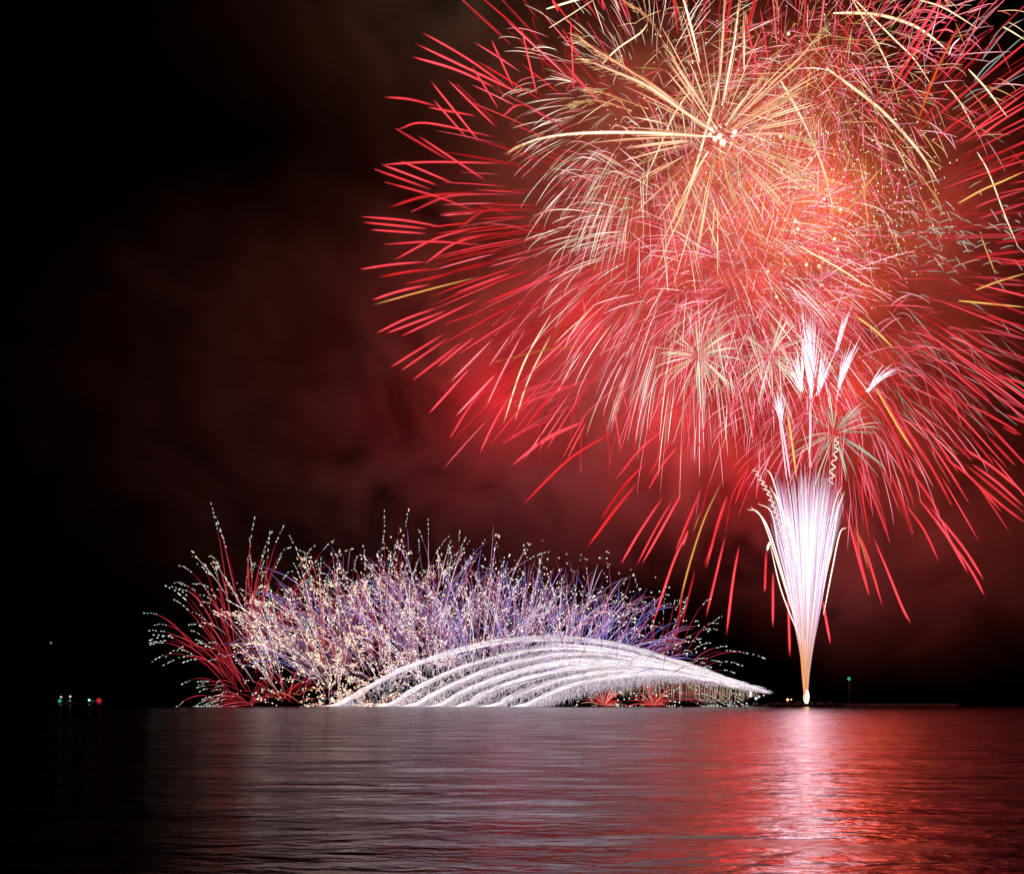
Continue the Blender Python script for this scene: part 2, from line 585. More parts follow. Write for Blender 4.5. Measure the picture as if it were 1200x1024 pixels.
# ------------------------------------------------------------------ the two big red shells: streaks measured in crops of the photograph
# (crop x, crop y, zoom) followed by: colour, width in photo px, points from the inner end to the tip
TRACES = [
 (400, 0, 3.0, [
  ('red',3.2,597,158,425,0),('red',3.0,718,165,565,0),('red',3.2,655,342,262,155),('red',3.0,600,318,440,205,285,115),
  ('red',3.2,548,312,400,245,247,200),('red',2.6,557,390,457,230),('red',2.6,600,400,515,230),('red',2.6,610,320,525,135),
  ('red',3.2,340,375,240,350,150,342),('red',2.8,490,505,312,283),('red',2.8,548,452,375,282),('red',2.6,558,442,405,295),
  ('red',2.6,450,495,322,350),('red',3.0,480,410,305,378),('red',2.8,550,485,300,433,200,455),('red',3.2,380,565,190,452),
  ('red',3.0,515,640,270,478),('red',3.0,575,575,320,570,140,580),('red',2.8,400,648,205,565),('red',3.0,345,655,140,578),
  ('red',3.0,320,668,115,595),('red',3.2,490,750,330,690,150,640),('deep',4.6,480,675,300,690,165,730),('red',3.4,545,683,380,690,245,745),
  ('deep',4.0,600,700,480,735,370,765),('deep',4.4,630,722,500,745,410,805),('red',3.2,365,800,220,775,70,762),('red',3.2,310,805,78,782),
  ('red',3.0,305,822,100,808),('red',3.2,505,862,320,850,150,860),('red',3.2,490,797,330,840,185,915),('red',3.2,535,820,400,855,290,930),
  ('red',2.4,690,345,632,97),('red',2.4,722,300,672,60),('red',2.4,800,330,780,110),('red',2.2,808,345,793,115),
  ('red',2.4,818,340,806,70),('red',2.2,828,320,822,65),('red',2.4,865,240,775,100),('red',2.6,870,165,805,0),
  ('red',2.6,955,330,880,165),('red',2.4,690,70,640,0),('red',2.4,1005,125,970,60),('red',2.4,1005,215,970,70),
  ('red',2.6,765,45,740,0),('red',2.4,925,40,915,0),('red',2.4,1020,75,990,0),('deep',3.2,750,370,620,270),
  ('red',2.6,800,450,640,370,560,415),('deep',3.0,690,600,600,470),('deep',3.0,660,640,560,500),('deep',2.6,745,600,720,500),
  ('red',3.0,600,760,480,715),('pink',2.4,700,825,600,795,500,785),('pink',2.2,730,845,690,832,670,840),('deep',3.0,780,860,700,815,600,790),
  ('deep',4.0,600,880,480,890,330,930),('deep',4.0,550,920,440,940,300,990),('deep',3.6,680,860,560,900,450,960)]),
 (400, 300, 3.0, [
  ('red',3.4,300,20,180,30,62,48),('deep',4.8,345,45,240,55,130,75),('red',3.4,320,98,200,125,108,155),('gold',2.4,490,72,300,120,112,172),
  ('deep',3.4,410,55,220,100),('deep',3.4,550,20,400,55),('red',3.4,345,180,230,220,122,272),('red',3.2,375,190,158,272),
  ('red',3.4,490,148,330,225,210,282),('deep',3.0,495,195,360,240),('red',3.4,370,268,170,393),('red',3.0,380,285,210,403),
  ('red',3.0,470,282,335,393),('red',3.2,430,298,250,437),('pink',3.0,535,290,385,442),('red',3.2,458,388,305,557),
  ('pink',2.8,548,410,400,565),('red',3.4,530,430,450,530,382,640),('pink',2.6,615,250,520,385),('pink',2.6,655,240,570,400,500,550),
  ('pink',2.4,690,190,520,385),('red',3.2,600,480,540,580,485,697),('pink',2.2,615,170,530,245),('pink',2.2,680,105,540,280),
  ('pink',2.2,725,70,650,135),('red',2.8,740,185,690,300),('cream',2.4,745,190,640,380,570,590),('gold',3.2,820,140,760,260,690,380),('cream',2.2,740,270,660,430,610,580),
  ('gold',3.0,900,312,720,330,540,372),('gold',2.4,860,120,720,145),
  ('red',3.4,865,575,720,640,595,740),('red',3.0,750,570,650,610,565,660),('deep',6.0,970,610,800,715,632,880),
  ('red',3.0,805,425,660,465,535,530),('red',2.8,890,425,590,535),('rose',2.4,960,410,650,520),('rose',2.4,1000,430,850,560),
  ('rose',2.4,810,440,700,480),('red',3.2,1140,605,1050,680,970,780),('deep',4.0,1075,725,1000,800,910,930),
  ('deep',6.0,1055,780,960,890,870,1015),('red',3.0,1185,665,1130,730,1080,820),
  ('rose',2.2,830,160,780,330),('rose',2.2,850,150,860,220),('rose',2.2,870,210,830,420),('rose',2.2,860,330,700,500),('red',2.4,900,280,980,540),
  ('deep',2.6,800,170,520,190),('rose',2.4,760,175,620,165),('deep',3.0,720,230,500,290),('deep',3.0,800,250,560,280)]),
 (640, 560, 4.615, [
  ('deep',6.0,500,15,370,180,220,378),('dim',4.0,440,20,340,160,295,220),('red',3.8,640,90,500,300,405,465),
  ('red',3.6,690,110,600,260,490,470),('red',3.8,740,68,640,250,515,470),('red',3.8,835,68,770,230,700,390),
  ('red',3.8,768,288,690,450,580,780),('red',3.8,985,80,930,240,865,490),('red',3.8,972,300,920,520,865,750),
  ('red',4.2,1045,360,1010,560,975,850),('deep',3.2,1050,0,1000,130,970,290),('deep',3.0,1085,0,1060,80),
  ('gold',3.4,960,0,860,210,780,450,718,690),('gold',2.0,835,180,798,285),('red',3.6,1188,400,1185,610),
  ('dim',3.6,750,540,690,940),('dim',3.2,810,480,730,800)]),
 (600, 440, 5.118, [
  ('red',2.4,548,150,590,525),('red',2.4,600,110,655,465),('red',2.4,640,10,730,350),('red',2.6,415,190,413,575),
  ('red',2.6,375,90,345,440),('dim',3.6,210,180,130,570),('rose',2.2,790,150,855,355),('red',2.8,450,268,200,390,0,540),
  ('red',3.0,925,318,740,480,620,620),('deep',3.6,1080,260,900,470,820,600),('red',3.2,1000,420,900,540,820,680),
  ('deep',3.4,805,522,650,690,545,830),('rose',2.4,400,170,200,250,0,370),('rose',2.4,350,10,200,50,0,130),
  ('rose',2.4,325,50,0,165),('rose',2.2,580,0,210,165),('rose',2.2,540,50,215,210),('rose',2.4,800,10,600,120,410,260),
  ('red',2.4,770,100,735,440),('red',2.2,860,10,990,240,1050,330),('red',2.4,740,60,800,260),('deep',2.6,940,180,955,340),
  ('rose',2.0,330,0,240,270),('rose',2.0,440,40,370,270),('rose',1.8,1040,150,1070,460),('deep',3.0,1110,110,880,250),('deep',3.4,760,180,540,320),('deep',3.4,1120,300,1000,520)]),
 (1000, 510, 5.12, [
  ('red',3.6,155,0,230,240,295,400,360,590),('red',3.6,190,0,270,150,370,440),('red',3.8,280,140,400,290,520,470),
  ('red',3.6,355,0,480,210,590,420),('red',3.6,430,0,560,190,690,400),('red',3.0,470,0,575,150),('red',3.6,540,130,700,250,890,460),
  ('red',3.6,690,240,880,410,1024,520),('red',3.6,660,165,840,310,1024,465),('red',3.4,700,165,860,280,1024,430),
  ('red',3.6,650,70,820,180,1024,345),('red',3.4,560,0,710,150),('dim',3.0,660,0,850,250),('red',3.2,700,0,840,170),
  ('red',3.4,800,0,970,180),('red',3.6,300,400,420,560,515,760),('red',3.6,370,350,560,600,690,830),('red',3.8,440,405,650,660,785,870),
  ('red',3.8,560,600,700,800,790,965),('red',3.8,110,590,200,800,290,1024,345,1130),('red',3.0,0,90,100,250,155,390),
  ('red',3.6,20,180,130,400,220,640),('deep',3.4,0,200,50,350,100,650),('red',4.2,25,570,90,740,175,1024),
  ('red',3.6,0,560,50,780,95,960),('gold',3.0,0,540,50,660,90,800)]),
 (800, 540, 3.0, [
  ('red',3.6,295,310,287,460),('red',4.0,318,380,317,585),('red',4.0,370,440,377,690),('red',4.0,490,480,520,645),
  ('red',3.6,570,160,620,350,655,470),('red',3.4,20,240,0,300),('dim',3.0,110,0,60,210),('deep',3.2,165,115,120,240,75,370),
  ('red',3.4,65,100,0,250),('red',2.4,345,0,375,220),('deep',2.6,480,0,495,60),('deep',2.8,240,0,180,160)]),
 (1000, 340, 6.0, [
  ('red',2.8,515,50,680,20,830,10),('rose',2.8,290,95,500,65,800,120,975,185),('rose',3.0,455,160,600,210,740,275),
  ('rose',3.2,650,270,900,290,1100,320,1230,350),('rose',3.0,640,265,740,275,950,390,1230,490),('red',3.4,890,180,1050,215,1240,270),
  ('rose',3.2,885,250,1050,295,1240,355),('rose',3.2,670,425,880,455,1080,530,1240,620),('rose',2.6,275,298,420,315,540,375),
  ('red',3.2,960,440,1240,498),('red',3.6,940,585,1240,665),('rose',2.8,510,450,720,580,880,700,1020,860),
  ('rose',3.0,780,560,980,680,1240,870),('red',3.4,730,780,900,850,1080,950,1180,1020),('red',3.4,985,740,1240,845),
  ('red',4.0,1060,870,1240,945),('red',3.8,1050,960,1150,1015),('rose',2.6,530,570,700,710,950,1020),
  ('rose',2.6,540,740,700,900,820,1020),('rose',2.8,450,855,680,1020),('rose',2.8,320,800,450,1000),('rose',2.6,220,430,400,620,480,800),
  ('deep',5.0,950,50,1240,0),('red',3.4,780,50,1240,8),('rose',2.2,460,360,560,560,650,960),('rose',2.2,470,520,590,940),
  ('rose',2.0,560,440,700,760,760,960),('red',2.4,600,520,700,880),('rose',2.2,640,560,740,780,830,1020),('red',2.2,390,360,420,560,520,850),
  ('red',2.4,480,180,545,330),('rose',2.0,410,340,560,500)]),
 (1000, 170, 6.0, [
  ('rose',2.4,75,355,150,240,335,80),('red',2.6,205,405,330,270,480,160),('red',3.0,395,415,560,310,760,200,900,130),
  ('red',3.4,270,600,400,470,600,340,800,270),('rose',2.6,440,545,620,460,770,420),('rose',2.8,710,600,850,565,1100,510),
  ('rose',3.2,860,525,1000,480,1240,400),('rose',3.0,840,450,950,400,1240,305),('rose',2.8,620,690,850,640,1120,625),
  ('rose',2.6,300,765,420,730,620,715),('red',3.0,400,790,560,735,650,730),('red',3.6,710,845,850,780,1100,730),
  ('red',3.8,745,840,960,775,1240,742),('red',4.0,1030,845,1240,805),('rose',2.8,500,880,700,870,900,910),
  ('rose',2.6,350,905,520,905,720,965),('rose',2.8,760,925,1000,935,1240,965),('rose',3.0,960,970,1240,990),
  ('rose',2.2,0,590,200,640,350,700),('rose',2.2,0,690,230,760,480,890),('rose',2.2,0,470,250,510,500,580),('rose',2.2,60,912,250,930,440,1010),
  ('rose',2.0,0,240,200,235,430,245,540,300),('rose',2.0,170,280,340,290,520,320),('deep',5.0,480,270,640,150,850,50,900,0),
  ('deep',5.5,760,200,950,100,1200,-20),('deep',5.0,860,270,1050,150,1240,30),('red',3.8,900,300,1050,230,1240,130),
  ('deep',5.0,600,220,760,110,960,0),('red',3.6,1000,690,1240,655),('red',3.6,1140,630,1240,590),('deep',4.0,870,655,1050,590,1240,480)]),
 (1000, 0, 6.0, [
  ('red',3.6,600,590,760,410,985,200),('deep',7.0,500,850,700,580,980,320),('deep',6.0,420,950,560,760,800,500),
  ('red',3.2,560,1010,700,880,940,735),('red',3.4,740,1010,900,880,1240,632),('red',3.4,850,1000,1000,880,1240,725),
  ('red',4.0,810,1010,900,950,1040,935),('deep',5.5,1060,1010,1240,915),('orange',7.0,430,930,560,560,750,160),
  ('rose',2.2,400,110,480,70,600,95,740,155),('rose',2.0,560,180,600,155,660,165),('rose',2.0,560,230,650,210,715,235),
  ('rose',2.0,290,370,400,340,480,370),('rose',2.0,440,380,500,355,570,400),('rose',2.2,0,320,150,280,300,285),('deep',3.0,700,660,790,600),
  ('rose',2.0,370,480,520,415,605,440),('pink',1.8,335,0,330,130,330,330),('pink',1.8,330,0,260,120),('deep',3.0,640,420,740,330)]),
]
GREY_TRACES = [(1000, 0, 6.0, [
  ('rose',1.2,700,480,830,250,915,0),('grey',1.8,800,290,940,110,1060,10),('grey',1.6,790,250,860,150,925,115),
  ('grey',1.8,910,420,960,310,1040,200,1110,155),('grey',1.8,900,430,1080,210,1200,135),('grey',2.0,850,570,940,460,1080,360),
  ('grey',1.6,880,560,1090,350,1220,240),('grey',1.4,780,690,850,640,920,625),('grey',1.6,700,770,900,650,1010,610,1220,480),
  ('white',1.6,670,390,700,320,750,268),('grey',1.6,540,210,570,150,595,105),('grey',1.2,1010,620,1220,510),('grey',1.0,720,470,860,190),('grey',1.0,840,600,960,480)])]
CREAM_TRACES = [
 (1000, 0, 6.0, [
  ('cream',3.4,-140,95,0,93,200,110,420,180,560,270,665,362),('cream',1.8,-30,-40,110,200,220,410,290,570),
  ('cream',1.8,-40,-50,140,130,300,290,430,420,555,610),('cream',1.8,460,0,640,60,870,200),('cream',1.6,1050,190,1110,222,1210,285),
  ('cream',2.0,810,490,930,620,1080,820),('cream',1.6,640,590,750,720,880,960),('cream',3.6,-190,480,0,620,180,760,300,880,425,1020,520,1150,600,1290),
  ('gold',1.6,560,1340,600,1420,630,1510),('cream',1.6,870,1070,950,1210,1060,1500,1160,1740),
  ('gold',2.6,740,1430,900,1340,1040,1280,1220,1200),('gold',2.6,860,2040,1020,1980,1220,1920),('gold',2.4,740,2115,1220,2162),
  ('gold',1.4,900,1670,1000,1930),('gold',3.0,20,2225,150,2320,275,2440),('gold',2.6,160,2730,250,2890,350,3060,420,3170),
  ('gold',1.4,640,0,690,50)]),
 (800, 0, 3.0, [
  ('cream',3.0,345,285,420,420,490,580,525,715),('gold',2.0,580,740,640,660,700,590),('cream',1.8,400,860,560,950,650,1010),
  ('gold',3.2,370,1460,385,1560,400,1680)]),
 (640, 0, 5.4545, [
  ('cream',3.4,1140,0,1125,300,1095,560,1000,920,930,1150,870,1360),('cream',2.2,935,560,820,730,730,930,600,1230),
  ('cream',2.6,0,60,200,0,330,-30),('cream',2.2,360,410,460,310,600,215,650,150),('cream',1.4,20,180,150,100,320,-10)]),
]

# golden palm with heavy tails: photograph px
PALM = [
  ('cream', 5.0, 845,161, 760,156, 690,156, 640,161, 605,172), ('cream', 6.5, 838,156, 800,130, 760,102, 720,84, 682,69),
  ('cream', 4.0, 836,152, 790,122, 750,96, 726,70), ('gold', 4.2, 770,104, 730,78, 700,60, 678,43),
  ('cream', 4.6, 840,152, 818,115, 797,82, 783,57), ('gold', 4.6, 775,44, 758,20, 742,8, 720,-6),
  ('cream', 4.0, 812,75, 803,42, 791,0, 782,-30), ('cream', 4.2, 820,74, 812,40, 801,0, 790,-30),
  ('cream', 3.8, 845,150, 822,112, 815,85), ('cream', 4.4, 846,124, 854,84, 868,0, 873,-30), ('cream', 3.8, 848,120, 853,90, 862,40, 868,-20),
  ('cream', 5.0, 850,148, 868,122, 888,98), ('gold', 4.4, 856,152, 890,130, 924,112), ('cream', 5.0, 856,160, 890,157, 920,158, 948,164),
  ('gold', 5.4, 855,167, 890,175, 915,187, 936,203), ('cream', 4.2, 848,170, 862,192, 872,222), ('gold', 3.4, 844,176, 850,200, 857,224),
  ('cream', 4.0, 839,165, 834,200), ('cream', 4.4, 830,178, 812,210, 797,256), ('cream', 3.4, 828,180, 808,215, 795,240),
  ('cream', 3.4, 872,82, 872,50, 872,28), ('gold', 3.0, 900,100, 935,70, 960,40), ('gold', 3.0, 912,40, 912,15, 905,-10, 890,-30),
  ('gold', 3.2, 740,130, 700,118, 672,120), ('gold', 3.0, 760,128, 715,112, 690,104),
]


def red_shell(bursts, traces):
    for (ox, oy, s, lst) in traces:
        for tr in lst:
            cn, w = tr[0], tr[1]
            q = np.array(tr[2:], float).reshape(-1, 2) / s + (ox, oy)
            b = bursts(q, cn)
            n = 9 if len(q) == 2 else 13
            q = curve(q, n)
            dist = np.hypot(*(q - b.c).T)
            R = b.R
            far = max(dist.max(), R * 1.02)
            off = math.sqrt(max(0, far * far - dist.max() ** 2)) * 0.62 * rng.choice((-1, 1))
            dep = b.d + W(1, b.d) * off * dist / dist.max()
            pts = np.array([P(x, y, d) for (x, y), d in zip(q, dep)])
            k = rng.uniform(0.8, 1.15)
            soft = b.mat is M_SOFT
            s_ = np.linspace(0, 1, len(q))
            if soft:
                rad = W(min(w, 4.6) * 0.46 + 0.50, 1.0) * dep * taper(len(q), 0.12, 0.2, 0.6, 0.5)
            else:
                rad = W(w * 0.46, 1.0) * dep * taper(len(q), 0.15, 0.3, 0.5, 0.25)
            fade = np.clip(s_ / 0.4, 0.05, 1) * np.clip((1.0 - s_) / 0.18, 0.3, 1)
            fade = fade * np.interp(s_, np.linspace(0, 1, 6), nrg.uniform(0.6, 1.0, 6))
            col = np.hstack([np.tile(np.array(C[cn]) * k, (len(q), 1)), (fade * (0.75 if w > 4.2 else 1.0))[:, None]])
            b.trail(pts, rad, col, 8 if soft else 5)


def centre_of(b, px, py, R, d):
    b.c, b.R, b.d = np.array((px, py), float), R, d
    return b


sh_left = centre_of(Burst('red_shell_burst', P(820, 265, 600), 'big crimson shell burst whose streaks spread left over the dark sky', 'firework', 'large shell bursts', mat=M_SOFT), 820, 265, 400, 600)
sh_right = centre_of(Burst('red_shell_burst', P(930, 300, 615), 'big crimson shell burst whose streaks rain down to the right of the white fountain', 'firework', 'large shell bursts', mat=M_SOFT), 930, 300, 440, 615)
red_shell(lambda q, cn: sh_left if q[-1][0] < 880 else sh_right, TRACES)


# unmeasured streaks between the measured ones
def random_streaks(b, n, f0, f1, ln, w, cols, ok, drop=0.16):
    k = 0
    while k < n:
        v = nrg.normal(size=3)
        v /= np.linalg.norm(v)
        f = rng.uniform(f0, f1)
        l = rng.uniform(*ln)
        s = np.linspace(max(0.05, f - l), f, 9)
        R = W(b.R, b.d)
        c3 = P(b.c[0], b.c[1], b.d)
        pts = c3 + v[None, :] * (R * s)[:, None]
        pts[:, 2] -= drop * R * s ** 2
        e = pts[-1]
        px, py = 600 + e[0] / e[1] * F, HORIZON - (e[2] - CAM_H) / e[1] * F
        if not ok(px, py):
            continue
        k += 1
        cn = rng.choice(cols)
        rad = W(w * rng.uniform(0.45, 1.0) * 0.55 + .2, b.d) * taper(9, 0.3, 0.3, 0.4, 0.3)
        fade = np.array((.05, .4, .8, 1, 1, 1, .9, .6, .2))[:, None]
        b.trail(pts, rad, np.hstack([np.tile(np.array(C[cn]) * rng.uniform(0.7, 1.1), (9, 1)), fade]), 6)


random_streaks(sh_left, 230, 0.62, 1.0, (0.12, 0.3), 2.2, ('red', 'deep', 'rose', 'deep'), lambda x, y: 500 < x < 900 and y < 560 and math.hypot(x - 840, y - 265) > 210)
random_streaks(sh_right, 260, 0.62, 1.0, (0.12, 0.32), 2.4, ('red', 'deep', 'rose', 'red'), lambda x, y: x > 860 and y < 640 and not (y > 560 and x < 1000) and math.hypot(x - 930, y - 270) > 190)
sh_left.finish()
sh_right.finish()

# grey spent stars at the upper right
g = centre_of(Burst('fading_shell_burst', P(1120, 110, 640), 'fading shell of thin silver grey arcs against the black corner of sky', 'firework', 'large shell bursts'), 1000, 150, 260, 640)
red_shell(lambda q, cn: g, GREY_TRACES)
for i in range(110):
    px, py = rng.gauss(1115, 45), rng.gauss(275, 28)
    a = rng.choice((0.45, 0.9, -0.2)) + rng.gauss(0, 0.12)
    l = rng.uniform(6, 22)
    d = rng.uniform(600, 700)
    q = curve([(px, py), (px + math.cos(a) * l * .5, py + math.sin(a) * l * .5 - 1), (px + math.cos(a) * l, py + math.sin(a) * l)], 5)
    g.trail([P(x, y, d) for x, y in q], W(0.5, d) * taper(len(q)), np.array((0.5, 0.5, 0.42)) * rng.uniform(0.6, 1.3), 4)
for i in range(70):
    px, py = rng.gauss(1090, 60), rng.gauss(430, 40)
    a = 0.75 + rng.gauss(0, 0.2)
    l = rng.uniform(20, 60)
    d = rng.uniform(600, 700)
    g.trail([P(px, py, d), P(px + math.cos(a) * l * .5, py + math.sin(a) * l * .5, d), P(px + math.cos(a) * l, py + math.sin(a) * l, d)], W(0.42, d) * np.array((.4, 1, .3)), np.array((0.42, 0.36, 0.3)) * rng.uniform(0.5, 1.2), 4)
g.finish()

# long cream comets
cr = centre_of(Burst('cream_shell_burst', P(930, 130, 600), 'sparse shell of long cream comets falling in wide curves at the right', 'firework', 'large shell bursts'), 930, 130, 330, 600)
red_shell(lambda q, cn: cr, CREAM_TRACES)
cr.finish()

# golden palm
PALM_D = 505.0
pc = P(842, 162, PALM_D)
palm = centre_of(Burst('golden_palm_burst', pc, 'golden palm burst with thick glowing arms from one white hot centre', 'firework', 'large shell bursts', mat=M_SOFT, part='palm_arm'), 842, 162, 250, PALM_D)
tail = MB()
for tr in PALM:
    cn, w = tr[0], tr[1]
    q = curve(np.array(tr[2:], float).reshape(-1, 2), 17)
    dist = np.hypot(*(q - palm.c).T)
    off = math.sqrt(max(0, 1 - min(1, dist.max() / 250) ** 2)) * 90 * rng.choice((-1, 1))
    dep = PALM_D + off * dist / 250
    pts = np.array([P(x, y, d) for (x, y), d in zip(q, dep)])
    rad = W(w * 0.56, 1) * dep * taper(len(q), 0.5, 0.6, 0.45, 0.15)
    palm.trail(pts, rad, (np.array((1.7, 1.45, .95)) * 1.25 if cn == 'cream' else np.array((1.5, .95, .42))), 8, weight=1e6)
    # glitter combed off the arm: short sparks hanging down from it
    for k in range(int(14 + w * 7)):
        i = min(len(q) - 2, int(len(q) * rng.random() ** 0.6))
        f = rng.random()
        p = pts[i] * (1 - f) + pts[i + 1] * f
        t = pts[i + 1] - pts[i]
        t = t / (np.linalg.norm(t) + 1e-6)
        l = rng.uniform(2, 6) * (0.5 + i / len(q))
        side = nrg.normal(size=3) * rng.uniform(0.05, 0.9)
        a = p + side
        b_ = a + t * l + np.array((0, 0, -l * rng.uniform(0.1, 0.5)))
        tail.tube([a, (a + b_) / 2, b_], W(0.34) * np.array((0.5, 1, 0.3)), np.array((1.1, 0.66, 0.3)) * rng.uniform(0.45, 1.1), 3)
tag(tail.build('glitter_tail', M_GLOW, palm.root, origin=pc), kind='stuff')
for k in range(170):
    v = nrg.normal(size=3) * (1, .7, 1) + (0, 0, .12)
    v /= np.linalg.norm(v)
    a = rng.uniform(.04, .3)
    ss = np.linspace(a, a + rng.uniform(.2, .5), 7)
    q = pc + v[None, :] * W(190 * ss)[:, None]
    q[:, 2] -= W(26) * ss ** 2
    palm.trail(q, W(rng.uniform(.7, 1.3)) * taper(7, .4, .5, .4, .2), np.hstack([np.tile(np.array((1.5, .95, .55)) * rng.uniform(.6, 1.2), (7, 1)), np.array((.3, .7, .9, .9, .8, .6, .3))[:, None]]), 5)
for (x, y, r) in ((847, 167, 3.6), (838, 163, 2.6), (861, 155, 2.8), (832, 158, 2.2), (843, 160, 3.0)):
    m = MB()
    m.ball(P(x, y, PALM_D - 2), W(r * 1.3), (3.0, 2.6, 1.9), nu=14, nv=9)
    m.build('flash', M_SOFT, palm.root, origin=pc)
palm.finish()


# ------------------------------------------------------------------ fine chrysanthemum shells
def chrysanthemum(label, px, py, d, R, n, s0, s1, drop, w, cols, ok=None, name='chrysanthemum_burst', jit=0.0):
    c3 = P(px, py, d)
    b = Burst(name, c3, label, 'firework', 'fine chrysanthemum bursts')
    Rm = W(R, d)
    k = 0
    while k < n:
        v = nrg.normal(size=3)
        v /= np.linalg.norm(v)
        r = rng.uniform(0.72, 1.05)
        a = rng.uniform(*s0)
        e = min(1.0, a + rng.uniform(*s1))
        s = np.linspace(a, e, 9)
        u = 1 - (1 - s) ** 1.5
        pts = c3 + nrg.normal(size=3) * W(jit) + v[None, :] * (Rm * r * u)[:, None]
        pts[:, 2] -= drop * Rm * s ** 2.2
        if ok and not ok(v):
            continue
        k += 1
        col = np.array(rng.choice(cols)) * rng.uniform(0.5, 1.15)
        rad = W(w * rng.uniform(0.6, 1.15) * 0.45, d) * taper(9, 0.3, 0.35, 0.3, 0.2)
        b.trail(pts, rad, col, 4)
    return b


PINKS = [(1.35, .42, .52), (1.6, .95, .95), (1.2, .14, .22), (1.4, .28, .44), (1.1, .08, .12), (1.0, .06, .09)]
CREAMS = [(1.5, 1.25, .95), (1.35, .95, .7), (1.5, 1.35, 1.2), (1.3, .45, .48), (.9, .78, .52)]
chrysanthemum('dense pink chrysanthemum burst of hundreds of thin tangled lines over the white plumes', 888, 325, 600, 180, 1350, (0.25, 0.75), (0.15, 0.4), 0.2, 0.95, PINKS, jit=30).finish()
chrysanthemum('cream and pink chrysanthemum burst of thin drooping arcs below the golden palm', 815, 285, 615, 225, 850, (0.36, 0.7), (0.2, 0.42), 0.30, 0.9, CREAMS + PINKS, jit=5).finish()
chrysanthemum('red and gold chrysanthemum burst of tangled upright lines at the top edge', 965, 80, 620, 195, 1200, (0.1, 0.8), (0.12, 0.34), 0.22, 0.95, [(1.2, .12, .18), (1.3, .3, .4), (1.0, .6, .2), (1.1, .12, .1), (1.2, .8, .45), (1.4, .6, .7)], jit=42).finish()
chrysanthemum('pink chrysanthemum burst of loose fine lines between the golden palm and the left streaks', 760, 130, 625, 200, 480, (0.3, 0.7), (0.16, 0.36), 0.24, 0.9, CREAMS + [(1.2, .2, .3), (.7, .6, .35)], jit=10).finish()
chrysanthemum('red chrysanthemum burst of fine falling lines around the small green white burst', 985, 445, 615, 150, 320, (0.3, 0.7), (0.2, 0.4), 0.4, 1.1, [(1.3, .2, .3), (1.4, .45, .55), (1.1, .1, .15)], jit=16).finish()
chrysanthemum('pale yellow small burst with even spokes like a dandelion', 818, 417, 455, 66, 70, (0.06, 0.12), (0.5, 1.0), 0.16, 0.95, [(1.25, 1.2, .85), (1.0, 1.0, .65), (1.3, 1.25, 1.1), (1.1, .75, .4)], name='small_round_burst').finish()
chrysanthemum('pale pink small burst with crossing spokes left of the white plumes', 903, 417, 460, 60, 52, (0.06, 0.15), (0.5, 1.0), 0.16, 0.85, [(1.25, 1.2, .85), (1.0, 1.0, .65), (1.3, 1.25, 1.1), (1.1, .75, .4)], name='small_round_burst').finish()
chrysanthemum('greenish white small burst above the curling trail', 978, 508, 465, 68, 56, (0.08, 0.15), (0.5, 1.0), 0.18, 1.05, [(.5, .72, .55), (.75, .95, .7), (1.1, 1.15, .9), (.4, .55, .45)], ok=lambda v: v[0] > -0.65, name='small_round_burst').finish()

# crackling glitter cloud
gl = thing('glitter_burst', P(985, 240, 600), 'cloud of tiny gold glitter points right of the golden palm', 'firework')
m = MB()
for i in range(1100):
    v = nrg.normal(size=3)
    v = v / np.linalg.norm(v) * 1.0 * rng.random() ** 0.5
    p = P(985, 240, 600) + v * np.array((W(130), 60, W(125)))
    if rng.random() < 0.3:
        p = P(890, 200, 600) + v * np.array((W(240), 70, W(200)))
    m.dot(p, W(rng.choice((0.5, 0.6, 0.8, 1.0))), np.array(rng.choice([(1.5, 1.2, .7), (1.3, .8, .35), (1.6, 1.5, 1.2)])) * 1.1)
tag(m.build('glitter', M_GLOW, gl, origin=gl.location), kind='stuff')
for (x, y, r) in ((935, 268, 3), (978, 280, 2.6), (985, 246, 2.6), (945, 310, 2.8), (960, 312, 2.8), (966, 233, 2.2), (982, 292, 2.2), (932, 259, 2.4), (910, 348, 2.2), (915, 160, 2.8), (924, 40, 2.2), (900, 318, 2.0)):
    m = MB()
    m.ball(P(x, y, 585), W(r * 1.2), (2.2, 1.6, 0.95), nu=14, nv=9)
    m.build('flash', M_SOFT, gl, origin=gl.location)


# ------------------------------------------------------------------ white brush comets
def plume(label, base, tips, n, w, d, spread=2.0, tint=(1.5, 1.15, 1.32), tails=()):
    b = Burst('brush_comet', P(base[0], base[1], d), label, 'firework', 'white brush comets', part='brush_line', rest='brush_lines')
    n = int(n * 0.7)
    for i in range(n):
        f = i / max(1, n - 1) * (len(tips) - 1)
        k = min(len(tips) - 2, int(f)) if len(tips) > 1 else 0
        f -= k
        tp = np.array(tips[k]) * (1 - f) + np.array(tips[k + 1]) * f
        tp = tp + nrg.normal(size=2) * spread
        s = rng.uniform(0.7, 1.08)
        bp = np.array(base) + nrg.normal(size=2) * 0.8
        tp = bp + (tp - bp) * s
        mid = (bp + tp) / 2 + (0, -abs(tp[0] - bp[0]) * 0.10)
        q = curve([bp, mid, tp], 9)
        dd = d + rng.uniform(-1, 1) * 18
        dep = np.linspace(d, dd, len(q))
        rad = W(w * 0.38, d) * taper(len(q), 0.4, 0.7, 0.5, 0.10)
        b.trail([P(x, y, e) for (x, y), e in zip(q, dep)], rad, np.array(tint) * rng.uniform(0.75, 1.1), 5)
    for (tw, *tq) in tails:
        q = curve(np.array(tq, float).reshape(-1, 2), 9)
        b.trail([P(x, y, d) for x, y in q], W(tw * 0.5, d) * taper(len(q), .2, .2, .5, .5), np.array((1.5, 0.7, 0.8)), 5)
    b.finish()


